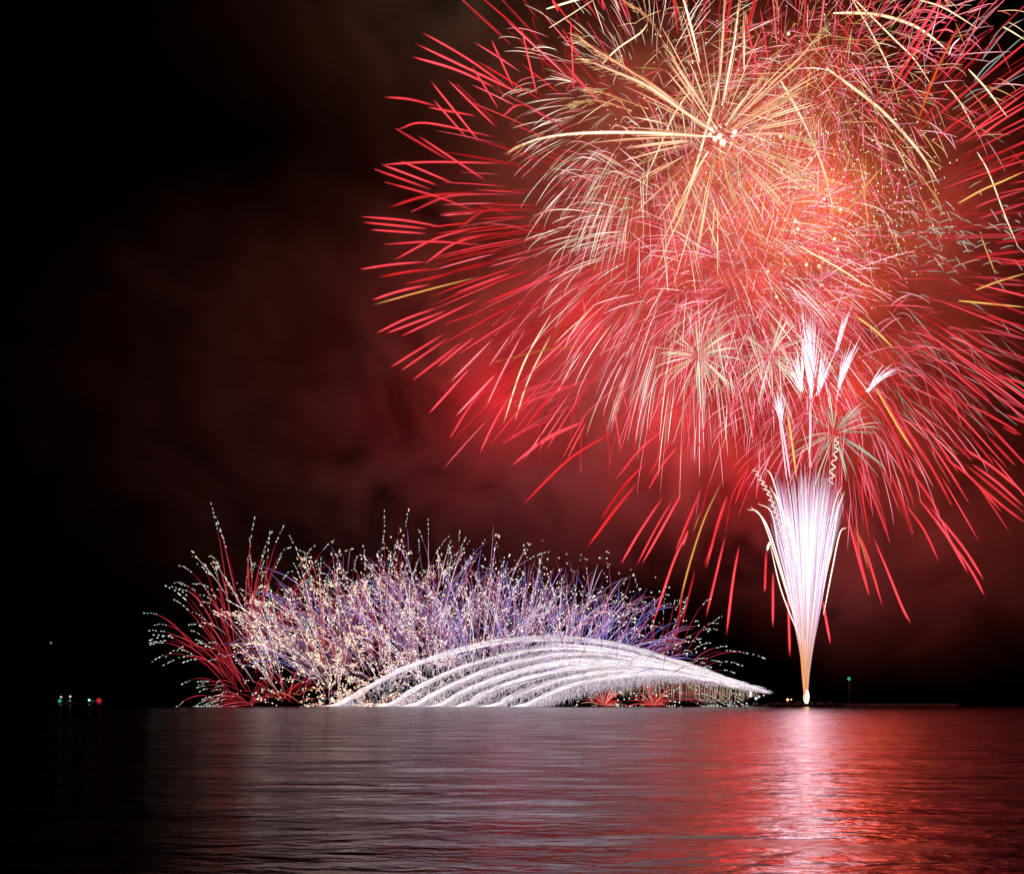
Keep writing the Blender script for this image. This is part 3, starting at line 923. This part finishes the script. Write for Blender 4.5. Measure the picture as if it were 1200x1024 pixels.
plume('tallest white brush of sparks shooting straight up above the fountain', (950, 466), [(936, 372), (946, 356), (956, 372)], 70, 1.8, 580, 5, tails=[(3.0, 950, 466, 949, 548)])
plume('short white brush of sparks leaning left beside the tallest brush', (939, 458), [(920, 424), (928, 408), (938, 398)], 26, 2.2, 578, 3)
plume('short white brush of sparks leaning right beside the tallest brush', (958, 462), [(962, 410), (970, 408), (980, 424)], 28, 2.2, 582, 3)
plume('white brush of sparks with a curved sweep below the slanted one', (983, 454), [(988, 410), (998, 404), (1010, 402)], 24, 2.0, 584, 3, tails=[(1.8, 984, 450, 980, 470)])
plume('slim slanted white brush of sparks topmost on the right', (980, 412), [(992, 366), (1000, 358)], 14, 1.9, 586, 3, tint=(1.5, 1.0, 1.1))
plume('white brush of sparks opening wide to the right like a fan', (1016, 459), [(1040, 420), (1052, 424), (1058, 434)], 12, 2.6, 588, 2)
plume('small white brush of sparks with two long pink tails running down', (915, 494), [(903, 462), (911, 458), (920, 462)], 22, 2.2, 576, 2, tails=[(2.4, 914, 485, 920, 520, 926, 560), (2.0, 912, 480, 917, 520, 922, 562), (1.8, 903, 455, 896, 435)])


# ------------------------------------------------------------------ fountain on the barge
FB = P(945, 822, 600)
fb = Burst('fountain_firework', FB, 'tall white fountain of sparks flaring upward from the dark barge', 'firework', part='spark_jet', rest='spark_jets')
for i in range(340):
    u = rng.uniform(-1, 1)
    ph = rng.uniform(0, 2 * math.pi)
    rr = rng.random() ** 0.3
    hx, hy = rr * math.cos(ph), rr * math.sin(ph)
    top = 570 + 26 * abs(hx) ** 2 + rng.gauss(0, 15) - (8 if rng.random() < .1 else 0)
    xt = 945 + hx * 40
    s = np.linspace(0.0, 1, 13)
    y = 822 - (822 - top) * s
    hw = np.interp(s, (0, .1, .19, .325, .456, .59, .72, .85, 1), (0.03, .07, .12, .25, .40, .54, .67, .84, 1.0))
    x = 945 + (xt - 945) * hw + (hx * 6 * (s ** 6))
    dep = 600 + hy * W(41) * hw
    st = int(rng.choice((0, 0, 2, 4)))
    rad = W(rng.uniform(0.7, 1.35) * 0.5) * taper(13, .3, .55, .4, .15)
    edge = abs(hx)
    base = np.array(rng.choice(((1.3, 1.15, 1.4), (1.0, .72, 1.15), (1.1, .7, .9), (.65, .45, .85), (.55, .3, .5)) if edge > .72 else ((1.3, 1.1, 1.22), (.9, .66, .86), (1.0, .72, .84), (.72, .48, .72), (1.1, .9, 1.1), (.8, .66, 1.0))))
    warm = np.array((.75, .36, .2))
    f = np.clip((s - 0.16) / 0.42, 0, 1)[:, None]
    col = (warm * (1 - f) + base * f * (1 + (1.8 if rng.random() < .45 * math.exp(-(edge / .6) ** 2) else 0) * f ** 2 * np.clip((1.0 - s) / 0.2, 0.1, 1)[:, None])) * rng.uniform(.75, 1.1)
    fb.trail(np.array([P(a, b, e) for a, b, e in zip(x, y, dep)])[st:], rad[st:], col[st:], 5)
# strays arching out of the sides
for (w, *q) in ((1.8, 930, 720, 912, 655, 897, 612, 880, 594), (1.5, 928, 715, 905, 640, 890, 602, 876, 597), (1.6, 934, 740, 915, 690, 903, 640),
                (1.4, 925, 690, 912, 640, 904, 600, 888, 590), (2.0, 962, 700, 975, 640, 981, 600, 989, 577), (1.8, 965, 720, 975, 668, 984, 625, 992, 618),
                (1.6, 930, 690, 920, 630, 912, 590, 902, 570), (1.6, 930, 640, 920, 610, 905, 560, 898, 550), (1.5, 935, 700, 925, 650, 918, 600, 908, 578),
                (1.4, 960, 690, 970, 630, 978, 590, 986, 570), (3.4, 899, 645, 901, 638, 905, 633)):
    q = curve(np.array(q, float).reshape(-1, 2), 13)
    fb.trail([P(x, y, 596) for x, y in q], W(w * .5) * taper(len(q), .2, .3, .4, .3), np.array((1.5, 1.1, 0.95)), 5, weight=1e5)
m = MB()
m.ball(P(945, 816, 599), W(3.6), (3.0, 2.4, 1.6), sz=2.4)
m.build('flame', M_GLOW, fb.root, origin=FB)
m = MB()
for i in range(26):
    x = rng.gauss(0, 1.8)
    q = curve([(945 + x * .4, 820), (945 + x, 790), (944 + x * 2.0, 745 + rng.uniform(-15, 10))], 7)
    m.tube([P(a, b, 600 + x) for a, b in q], W(0.9) * taper(len(q), .2, .5, .8, .2), np.array((0.95, .36, .14)) * rng.uniform(.6, 1.1), 4)
tag(m.build('ember_column', M_GLOW, fb.root, origin=FB), kind='stuff')
fb.finish()

# curling trails
def curl(label, pts, amp, turns, d, w, col):
    q = curve(np.array(pts, float).reshape(-1, 2), 61)
    n = len(q)
    s = np.linspace(0, 1, n)
    ph = s * turns * 2 * math.pi
    o = MB()
    p3 = np.array([P(x, y, d) for x, y in q])
    p3[:, 0] += W(amp) * np.cos(ph) * (0.5 + 0.5 * s)
    p3[:, 1] += W(amp) * np.sin(ph)
    p3[:, 2] += W(amp) * 0.35 * np.sin(ph)
    o.tube(p3, W(w * .5) * taper(n, .05, .2, .5, .4), np.array(col), 5)
    tag(o.build('curling_trail', M_GLOW, origin=p3[0]), label, 'firework trail', 'curling spark trails')


curl('thin cream corkscrew trail hanging under the greenish white small burst', (981, 512, 980, 528, 976, 548, 974, 568), 2.4, 6, 440, 1.2, (1.2, .95, .8))
curl('coiled cream corkscrew trail rising at the left edge of the fountain', (928, 665, 915, 620, 901, 580, 883, 548), 3.4, 17, 592, 1.6, (1.25, .9, .75))


# ------------------------------------------------------------------ ground mines along the water
def mine(label, bx, d, specs, name='ground_mine'):
    b = Burst(name, P(bx, 827, d), label, 'firework', 'fan mines along the water')
    sp = MB()
    c3 = P(bx, 827, d)
    for (n, a0, a1, l0, l1, s0, cols, w, tip) in specs:
        for i in range(n):
            th = math.radians(rng.uniform(a0, a1))
            yw = rng.uniform(-0.35, 0.35)
            L_ = W(rng.uniform(l0, l1), d)
            L_ *= 1 - 0.42 * abs(math.sin(th)) ** 3
            v = np.array((math.sin(th), yw, math.cos(th)))
            g = rng.uniform(0.08, 0.26) + 0.2 * abs(math.sin(th))
            st = rng.uniform(s0[0], s0[1] + (.2 if tip in ('crackle', 'bead', None) and name == 'ground_mine' else 0))
            jit = np.array((rng.gauss(0, 4.5), rng.gauss(0, 5), 0)) if s0[1] > .3 else np.zeros(3)
            s = np.linspace(st, 1, 9)
            pts = c3 + jit + v[None, :] * (L_ * s)[:, None]
            pts[:, 0] += (rng.gauss(0, .05) + .12 * math.sin(th)) * L_ * s ** 2.5
            L_ *= 1.23
            pts[:, 2] -= g * L_ * s ** 3.2
            pts[:, 2] = np.maximum(pts[:, 2], 0.2)
            col = np.array(rng.choice(cols)) * rng.uniform(.7, 1.1)
            end = 7 if tip else 9
            rad = W(w * rng.uniform(.24, .55) * .5, d) * taper(end, .5, .3, .25, .3)
            b.trail(pts[:end], rad, col, 4)
            if tip == 'dash':         # greenish white crackling tip
                tq = curve(pts[6:], 13)
                k = 0
                while k < 12:
                    ln = rng.choice((1, 1, 2))
                    e = min(12, k + ln)
                    cc = np.array(rng.choice([(.85, 1.0, .85), (.55, .72, .62), (1.0, .95, .85)])) * rng.uniform(.5, 1.1)
                    j = nrg.normal(size=3) * 0.15
                    sp.tube(np.array([tq[k], (tq[k] + tq[e]) / 2, tq[e]]) + j, W(0.62) * np.array((.7, 1, .6)), cc, 4)
                    k = e + rng.choice((1, 1, 2))
            elif tip == 'crackle':    # a shower of short white sparks and beads
                tq = curve(pts[3:], 17)
                for q in range(11):
                    k = rng.randrange(0, 16)
                    j = nrg.normal(size=3) * (0.5 + 0.9 * k / 16)
                    cc = np.array(rng.choice([(1.4, 1.08, .8), (1.3, .84, .56), (1.4, 1.2, .98), (1.0, .58, .45)] if bx < 500 else [(1.4, 1.1, .95), (1.25, .82, .74), (1.4, 1.25, 1.25), (1.0, .62, .75)]))
                    if rng.random() < .68:
                        sp.dot(tq[k] + j, W(rng.choice((.38, .5, .62, .75, 1.15)), d), cc)
                    else:
                        t = tq[min(16, k + 1)] - tq[k]
                        t = t / (np.linalg.norm(t) + 1e-6) * rng.uniform(.8, 2.2)
                        sp.tube([tq[k] + j, tq[k] + j + t * .5, tq[k] + j + t], W(0.6) * np.array((.6, 1, .5)), cc, 4)
            elif tip == 'bead':
                tq = curve(pts[6:], 9)
                for k in range(rng.choice((1, 2, 3))):
                    sp.dot(tq[rng.randrange(3, 9)] + nrg.normal(size=3) * .5, W(rng.choice((.6, .8, 1.1)), d), np.array(rng.choice([(1.3, 1.15, .95), (.9, 1., .85)])))
    if sp.n:
        tag(sp.build('crackling_sparks', M_GLOW, b.root, origin=c3), kind='stuff')
    b.finish()


R_ = [(.6, .035, .05), (.45, .022, .035), (.8, .08, .1), (.3, .02, .03)]
WH = [(1.1, .85, .9), (.9, .6, .65), (.7, .32, .4), (1.2, 1.05, 1.1), (.5, .2, .28)]
BL = [(.15, .17, .6), (.26, .22, .8), (.46, .28, .8), (.62, .28, .6), (.6, .15, .3), (.09, .12, .42)]
DM = [(.3, .1, .22), (.32, .05, .09), (.22, .16, .42), (.45, .25, .4), (.4, .12, .16)]
LV = [(.7, .45, .95), (.9, .6, .95), (.55, .4, .9), (.95, .4, .6), (1.1, .9, 1.05)]
mine('red fan mine with green white tips, outermost at the dark end', 290, 600, [
    (44, -20, 24, 185, 278, (.12, .6), R_, 2.0, 'dash'), (26, -40, -20, 110, 200, (.1, .5), R_, 2.0, 'dash'), (26, -84, -40, 50, 120, (.05, .6), R_, 1.8, 'dash'), (16, 20, 70, 20, 70, (.02, .1), R_, 1.6, 'bead')])
mine('low red fan mine beside the outermost red fan', 335, 598, [
    (46, -60, 60, 30, 100, (.03, .4), R_ + [(.9, .07, .08)] + [(1.0, .25, .1)], 1.7, 'bead'), (44, -34, 0, 90, 235, (.15, .5), WH, 1.5, 'crackle')])
mine('white crackling fan mine leaning over the low red fan', 392, 604, [
    (90, -38, 32, 70, 236, (.25, .6), DM, 1.7, None),
    (46, -80, 80, 8, 62, (.1, .5), WH + R_, 1.5, 'crackle'), (150, -40, 10, 60, 240, (.25, .6), WH, 1.5, 'crackle'), (34, -34, 16, 130, 265, (.2, .4), R_, 1.6, 'dash'), (24, -46, -10, 150, 215, (.3, .5), BL, 1.5, None)])
mine('white and crimson crackling fan mine at the foot of the longest white arc', 450, 602, [
    (90, -38, 32, 70, 236, (.25, .6), DM, 1.7, None),
    (46, -80, 80, 8, 62, (.1, .5), WH + R_, 1.5, 'crackle'), (150, -40, 16, 60, 250, (.25, .6), WH + R_, 1.5, 'crackle'), (40, -36, 10, 150, 255, (.3, .5), BL, 1.5, None), (22, -20, 20, 200, 268, (.3, .5), R_, 1.5, 'dash')])
mine('white and pink crackling fan mine behind the foot of the second arc', 505, 606, [
    (90, -38, 32, 70, 236, (.25, .6), DM, 1.7, None),
    (46, -80, 80, 8, 62, (.1, .5), WH + R_, 1.5, 'crackle'), (150, -36, 22, 60, 250, (.25, .6), WH + LV, 1.5, 'crackle'), (60, -30, 20, 130, 255, (.3, .5), BL, 1.5, None), (24, -20, 20, 215, 265, (.5, .6), R_ + WH, 1.3, 'dash')])
mine('lilac and white crackling fan mine behind the tops of the long arcs', 560, 604, [
    (90, -38, 32, 70, 236, (.25, .6), DM, 1.7, None),
    (110, -32, 26, 80, 246, (.15, .5), LV + WH, 1.5, 'crackle'), (70, -24, 30, 110, 245, (.3, .5), BL, 1.5, 'bead')])
mine('blue and lilac fan mine rising behind the crest of the arcs', 612, 606, [
    (90, -38, 32, 70, 236, (.25, .6), DM, 1.7, None),
    (56, -24, 32, 90, 236, (.2, .5), LV, 1.4, 'crackle'), (110, -18, 38, 100, 235, (.25, .5), BL + LV, 1.5, 'bead')])
mine('violet fan mine with sparse beads behind the crest of the arcs', 664, 608, [
    (90, -38, 32, 70, 236, (.25, .6), DM, 1.7, None),
    (24, -20, 34, 90, 215, (.2, .5), LV, 1.4, 'crackle'), (130, -14, 46, 90, 225, (.2, .5), BL + LV, 1.6, 'bead')])
mine('violet and magenta fan mine leaning toward the fountain', 706, 606, [
    (140, -8, 56, 80, 205, (.2, .5), BL + [(.8, .2, .45), (.6, .12, .25)], 1.6, 'bead')])
mine('red fan mine with pale tips reaching toward the fountain', 762, 604, [
    (74, -5, 74, 80, 185, (.2, .5), [(.34, .02, .04), (.25, .018, .03), (.42, .05, .1)], 1.8, 'dash')])
mine('small red flower mine under the arches, nearer the curtain of sparks', 765, 592, [(38, -78, 78, 16, 62, (.02, .1), [(1.1, .1, .1), (.9, .06, .06), (1.2, .4, .3)], 1.5, 'bead')], 'flower_mine')
mine('small red flower mine under the arches, farther from the curtain of sparks', 708, 592, [(38, -78, 78, 14, 58, (.02, .1), [(1.1, .1, .1), (.9, .06, .06), (1.2, .5, .4)], 1.5, 'bead')], 'flower_mine')


# ------------------------------------------------------------------ white comet arcs and their curtains of sparks
ARCS = [
    ('outermost white comet arc, the longest and highest', 596, 4.6, 903,811, 860,797, 800,776, 720,754, 640,747, 560,755, 480,780, 430,805, 396,826),
    ('second white comet arc from the outside', 592, 4.2, 897,810, 800,781, 720,763, 640,759, 560,775, 500,799, 456,826),
    ('third white comet arc from the outside', 588, 4.2, 894,809, 800,784, 720,769, 650,767, 580,782, 520,806, 487,826),
    ('fourth white comet arc, in the middle of the set', 584, 4.2, 892,809, 800,786, 720,775, 660,775, 600,788, 550,806, 516,826),
    ('third white comet arc from the inside', 580, 4.0, 890,809, 800,788, 730,780, 680,781, 620,793, 575,808, 545,826),
    ('second white comet arc from the inside', 576, 4.0, 888,808, 800,790, 740,785, 695,788, 645,799, 605,813, 580,826),
    ('innermost white comet arc, the lowest and shortest', 572, 3.6, 886,808, 810,792, 750,789, 700,795, 655,807, 616,826),
]
for ai, (lab, d, w, *q) in enumerate(ARCS):
    q = curve(np.array(q, float).reshape(-1, 2), 41)
    dep = np.linspace(598, d, len(q))
    p3 = np.array([P(x, y, e) for (x, y), e in zip(q, dep)])
    p3[:, 2] = np.maximum(p3[:, 2], 0.3)
    root = thing('comet_arc', p3[0], lab, 'firework', 'white comet arcs')
    m = MB()
    flick = nrg.uniform(0.55, 1.15, 14)
    for i in range(70):              # the comet's own trail: a ragged bundle of fine streaks
        a = rng.random() ** 1.1 * .8
        e = min(1.0, a + rng.uniform(.08, .4))
        i0, i1 = int(a * (len(q) - 1)), max(int(a * (len(q) - 1)) + 3, int(e * (len(q) - 1)))
        i1 = min(i1, len(q) - 1)
        if i1 - i0 < 2:
            continue
        u = np.linspace(i0 / 40.0, i1 / 40.0, i1 - i0 + 1)
        seg = p3[i0:i1 + 1].copy()
        seg[:, 2] += rng.gauss(-1.1, 1.5) * W(w * .30) * np.clip(.1 + 1.8 * u, 0, 1)
        seg[:, 1] += rng.gauss(0, 1.0)
        seg[:, 2] = np.maximum(seg[:, 2], .25)
        b_ = np.interp(u, np.linspace(0, 1, 14), flick)[:, None]
        m.tube(seg, W(rng.uniform(.25, .6)) * taper(len(seg), .4, .4, .2, .2), np.array((1.35, 1.15, 1.27)) * b_ * rng.uniform(.35, 1.1), 4)
    m.tube(p3, W(w * .12) * taper(len(q), .5, .25, .25, .6), np.array((1.4, 1.28, 1.34)) * np.interp(np.linspace(0, 1, len(q)), np.linspace(0, 1, 14), flick)[:, None], 5)
    m.build('comet_trail', M_GLOW, root, origin=p3[0])
    m = MB()
    for i in range(3000):
        k = (rng.random() ** 1.15) * (len(q) - 1.01)
        i0 = int(k)
        f = k - i0
        p = p3[i0] * (1 - f) + p3[i0 + 1] * f
        t = p3[i0 + 1] - p3[i0]
        t /= np.linalg.norm(t) + 1e-6
        u = k / (len(q) - 1)
        if rng.random() < 0.28:      # sparks running along the arc
            a = p + nrg.normal(size=3) * np.array((.5, .6, W(w * 0.2)))
            l = rng.uniform(4, 13)
            b_ = a + t * l - np.array((0, 0, l * l * 0.006))
            a[2] = max(a[2], .3); b_[2] = max(b_[2], .2)
            m.tube([a, (a + b_) / 2, b_], W(0.4) * np.array((.4, 1, .4)), np.array((1.3, 1.15, 1.22)) * rng.uniform(.6, 1.05), 3)
        else:                        # sparks dropping off it
            drop = rng.random() ** 1.3 * W((26 if ai < 6 else 11) * min(1, .04 + 2.2 * u))
            a = p + nrg.normal(size=3) * np.array((.8, 1.2, .5)) - np.array((0, 0, drop))
            ln = rng.uniform(1.0, 4.2) * min(1, .08 + 2.2 * u)
            an = rng.uniform(-.3, 1.5) if ai < 6 else rng.uniform(-.1, .1)
            b_ = a + np.array((t[0] * ln * math.sin(an), rng.uniform(-1, 1), -ln * math.cos(an)))
            a[2] = max(a[2], .3); b_[2] = max(b_[2], .2)
            fd = math.exp(-drop / W(16))
            tint = rng.choice(((1.0, .82, .95), (.95, .7, .8), (.8, .72, 1.0), (1.0, .9, .9)))
            m.tube([a, (a + b_) / 2, b_], W(0.42) * np.array((.5, 1, .4)), np.array(tint) * (.25 + .75 * fd) * rng.uniform(.45, 1.0), 3)
    tag(m.build('falling_sparks', M_GLOW, root, origin=p3[0]), kind='stuff')

# brownish curtain dropping from the arcs at the right
ct = thing('spark_curtain', P(810, 827, 586), 'curtain of thin brown gold sparks dropping to the water below the comet arcs', 'firework')
m = MB()
for i in range(300):
    x = 700 + 190 * rng.random() ** 0.8
    y0 = np.interp(x, (690, 750, 810, 890), (797, 792, 795, 810)) + rng.uniform(0, 6)
    y1 = min(824.0, y0 + rng.uniform(6, 34) * np.interp(x, (700, 760, 845, 875, 890), (.5, .9, .9, .3, .05)))
    dd = rng.uniform(586, 600)
    cc = np.array(rng.choice([(.34, .22, .15), (.2, .13, .09), (.6, .45, .34), (.14, .08, .06)])) * rng.uniform(.6, 1.1)
    m.tube([P(x, y0, dd), P(x + rng.uniform(-.4, .4), (y0 + y1) / 2, dd), P(x - .4, y1, dd)], W(.42) * np.array((.8, 1, .3)), cc, 3)
tag(m.build('falling_sparks', M_GLOW, ct, origin=ct.location), kind='stuff')


# ------------------------------------------------------------------ barge, rafts, boats and lamps
def barge():
    o = P(945, 827, 600)
    o[2] = 0
    root = thing('firing_barge', o, 'dark flat firing barge under the white fountain', 'barge')
    m = MB()
    m.box((0, 0, 0.6), (44, 12, 1.6), taper=0.92)
    m.build('hull', M_STEEL, root, smooth=False)
    m = MB()
    m.box((0, -5.7, 1.75), (43, .12, .12))
    for i in range(12):
        m.box((-20 + i * 3.6, -5.7, 1.55), (.12, .12, .4))
    m.build('rail', M_STEEL, root, smooth=False)
    for i in range(6):
        x = -17 + i * 6 + (1.5 if i > 2 else 0)
        m = MB()
        m.box((x, 0, 1.75), (3.2, 3.0, .6))
        rk = m.build('mortar_rack', M_WOOD, root, smooth=False)
        m = MB()
        for k in range(5):
            m.tube([(x - 1.2 + k * .6, 0, 2.05), (x - 1.2 + k * .6, 0, 2.4), (x - 1.2 + k * .6, 0, 2.9)], .22, (1, 1, 1), 8)
        m.build('mortar_tubes', M_STEEL, rk)
    o2 = P(923, 819.5, 598)
    lm = MB()
    lm.ball(o2, W(1.5), nu=8, nv=5)
    lm.ball(o2 + (2.2, 0, .1), W(.8), nu=8, nv=5)
    tag(lm.build('ground_flare', M_AMBER, origin=o2), 'small amber flare burning on the barge deck beside the fountain', 'flare')


barge()
for i, bx in enumerate((290, 335, 392, 450, 505, 560, 612, 664, 708, 765)):
    o = P(bx, 827, 602)
    o[2] = 0
    near = ('outermost red fan mine', 'low red fan mine', 'first white crackling fan mine', 'white and crimson fan mine', 'white and pink fan mine', 'lilac and white fan mine',
            'blue and lilac fan mine', 'violet fan mine with sparse beads', 'farther small red flower mine', 'nearer small red flower mine')[i]
    root = thing('launch_raft', o, 'low dark launch raft under the ' + near, 'raft', 'launch rafts')
    m = MB()
    m.box((0, 0, .25), (7, 4, .5), taper=.9)
    m.build('deck', M_WOOD, root, smooth=False)
    m = MB()
    for k in range(7):
        a = (k - 3) * .22
        m.tube([((k - 3) * .5, 0, .5), ((k - 3) * .5 + math.sin(a) * .5, 0, .5 + math.cos(a) * .5), ((k - 3) * .5 + math.sin(a), 0, .5 + math.cos(a))], .16, (1, 1, 1), 8)
    m.build('mortar_tubes', M_STEEL, root)


def boat(px, d, label, lamps, size=9.0, group=None):
    o = P(px, 820, d)
    o[2] = 0
    root = thing('work_boat', o, label, 'boat', group)
    s = size / 9.0
    m = MB()
    prof = ((-4.5, 1.1), (-3, 1.4), (0, 1.5), (2.5, 1.1), (4.0, .4), (4.6, .05))
    v, f = [], []
    for (x, hw) in prof:
        v += [(x * s, -hw * s, 1.1 * s), (x * s, -hw * .55 * s, -.2), (x * s, hw * .55 * s, -.2), (x * s, hw * s, 1.1 * s)]
    for i in range(len(prof) - 1):
        a = i * 4
        f += [(a, a + 4, a + 5, a + 1), (a + 1, a + 5, a + 6, a + 2), (a + 2, a + 6, a + 7, a + 3), (a + 3, a + 7, a + 4, a)]
    f += [(0, 1, 2, 3), (len(v) - 1, len(v) - 2, len(v) - 3, len(v) - 4)]
    m.add(v, f, np.ones((len(v), 3)))
    m.build('hull', M_HULL, root, smooth=False)
    m = MB()
    m.box((-1 * s, 0, 2.0 * s), (2.6 * s, 1.9 * s, 1.7 * s), taper=1.12)
    m.build('cabin', M_HULL, root, smooth=False)
    m = MB()
    m.tube([(-1 * s, 0, 2.8 * s), (-1 * s, 0, 3.8 * s), (-1 * s, 0, 4.9 * s)], .07, (1, 1, 1), 6)
    m.build('mast', M_STEEL, root)
    for (lx, ly, r, mat) in lamps:
        p = P(lx, ly, d - 3) - o
        m = MB()
        m.ball(p, W(r, d), nu=8, nv=5)
        m.build('lamp', mat, root)


M_TEAL = lamp_mat('teal_lamp', (.35, .95, .8), 2.2)
boat(887, 596, 'small work boat with bright white lamps where the comet arcs begin', [(886, 818, 1.9, M_WHITE), (889.5, 816, 1.5, M_WHITE), (876, 813.5, .8, M_WHITE), (871, 813.7, .8, M_WHITE), (867, 813.6, 1.0, M_WHITE), (863, 813.4, 1.0, M_WHITE), (895, 814.5, .7, M_AMBER)])
fl = P(879.5, 813, 594)
m = MB()
m.ball(fl, W(1.7), (2.4, 1.7, 1.5), sz=2.2)
tag(m.build('signal_flame', M_GLOW, origin=fl), 'small upright white flame beside the work boat under the arcs', 'flare')
boat(72, 1000, 'moored boat with teal and white lamps at the dark end of the water', [(70, 821, 2.0, M_GREEN), (71.5, 816.5, 1.2, M_WHITE)], 14, 'moored boats in the dark')
boat(83, 1010, 'moored boat with a dim green lamp under a white one', [(82, 820.5, 1.1, M_GREEN), (82.3, 815.8, 1.3, M_WHITE)], 14, 'moored boats in the dark')
boat(112, 990, 'moored boat with a red lamp and a small teal one', [(104.5, 820, 1.3, M_TEAL), (116, 820.5, 3.0, M_REDL)], 14, 'moored boats in the dark')

o = P(995, 795, 638)
root = thing('beacon_pole', (o[0], 638, 2.0), 'thin grey beacon pole with a green lamp on the breakwater', 'beacon')
m = MB()
m.tube([(0, 0, -1.2), (0, 0, 6), (0, 0, o[2] - 2.0 - .6)], .11, (1, 1, 1), 8)
m.build('pole', plain_mat('galvanised_pole', (.2, .2, .2), .6), root)
m = MB()
m.ball((0, 0, o[2] - 2.0), W(2.1, 638), nu=10, nv=6)
m.build('lamp', M_GREEN, root)

o = P(60, 753, 1740)
root = thing('hillside_lamp', o, 'single faint white lamp high on the dark hillside', 'lamp')
m = MB()
m.ball((0, -1, 0), W(1.2, 1740), nu=8, nv=5)
m.build('bulb', M_DIM, root)
m = MB()
m.tube([(0, 0, -90), (0, 0, -40), (0, 0, -2)], .3, (1, 1, 1), 6)
m.build('pole', M_STEEL, root)
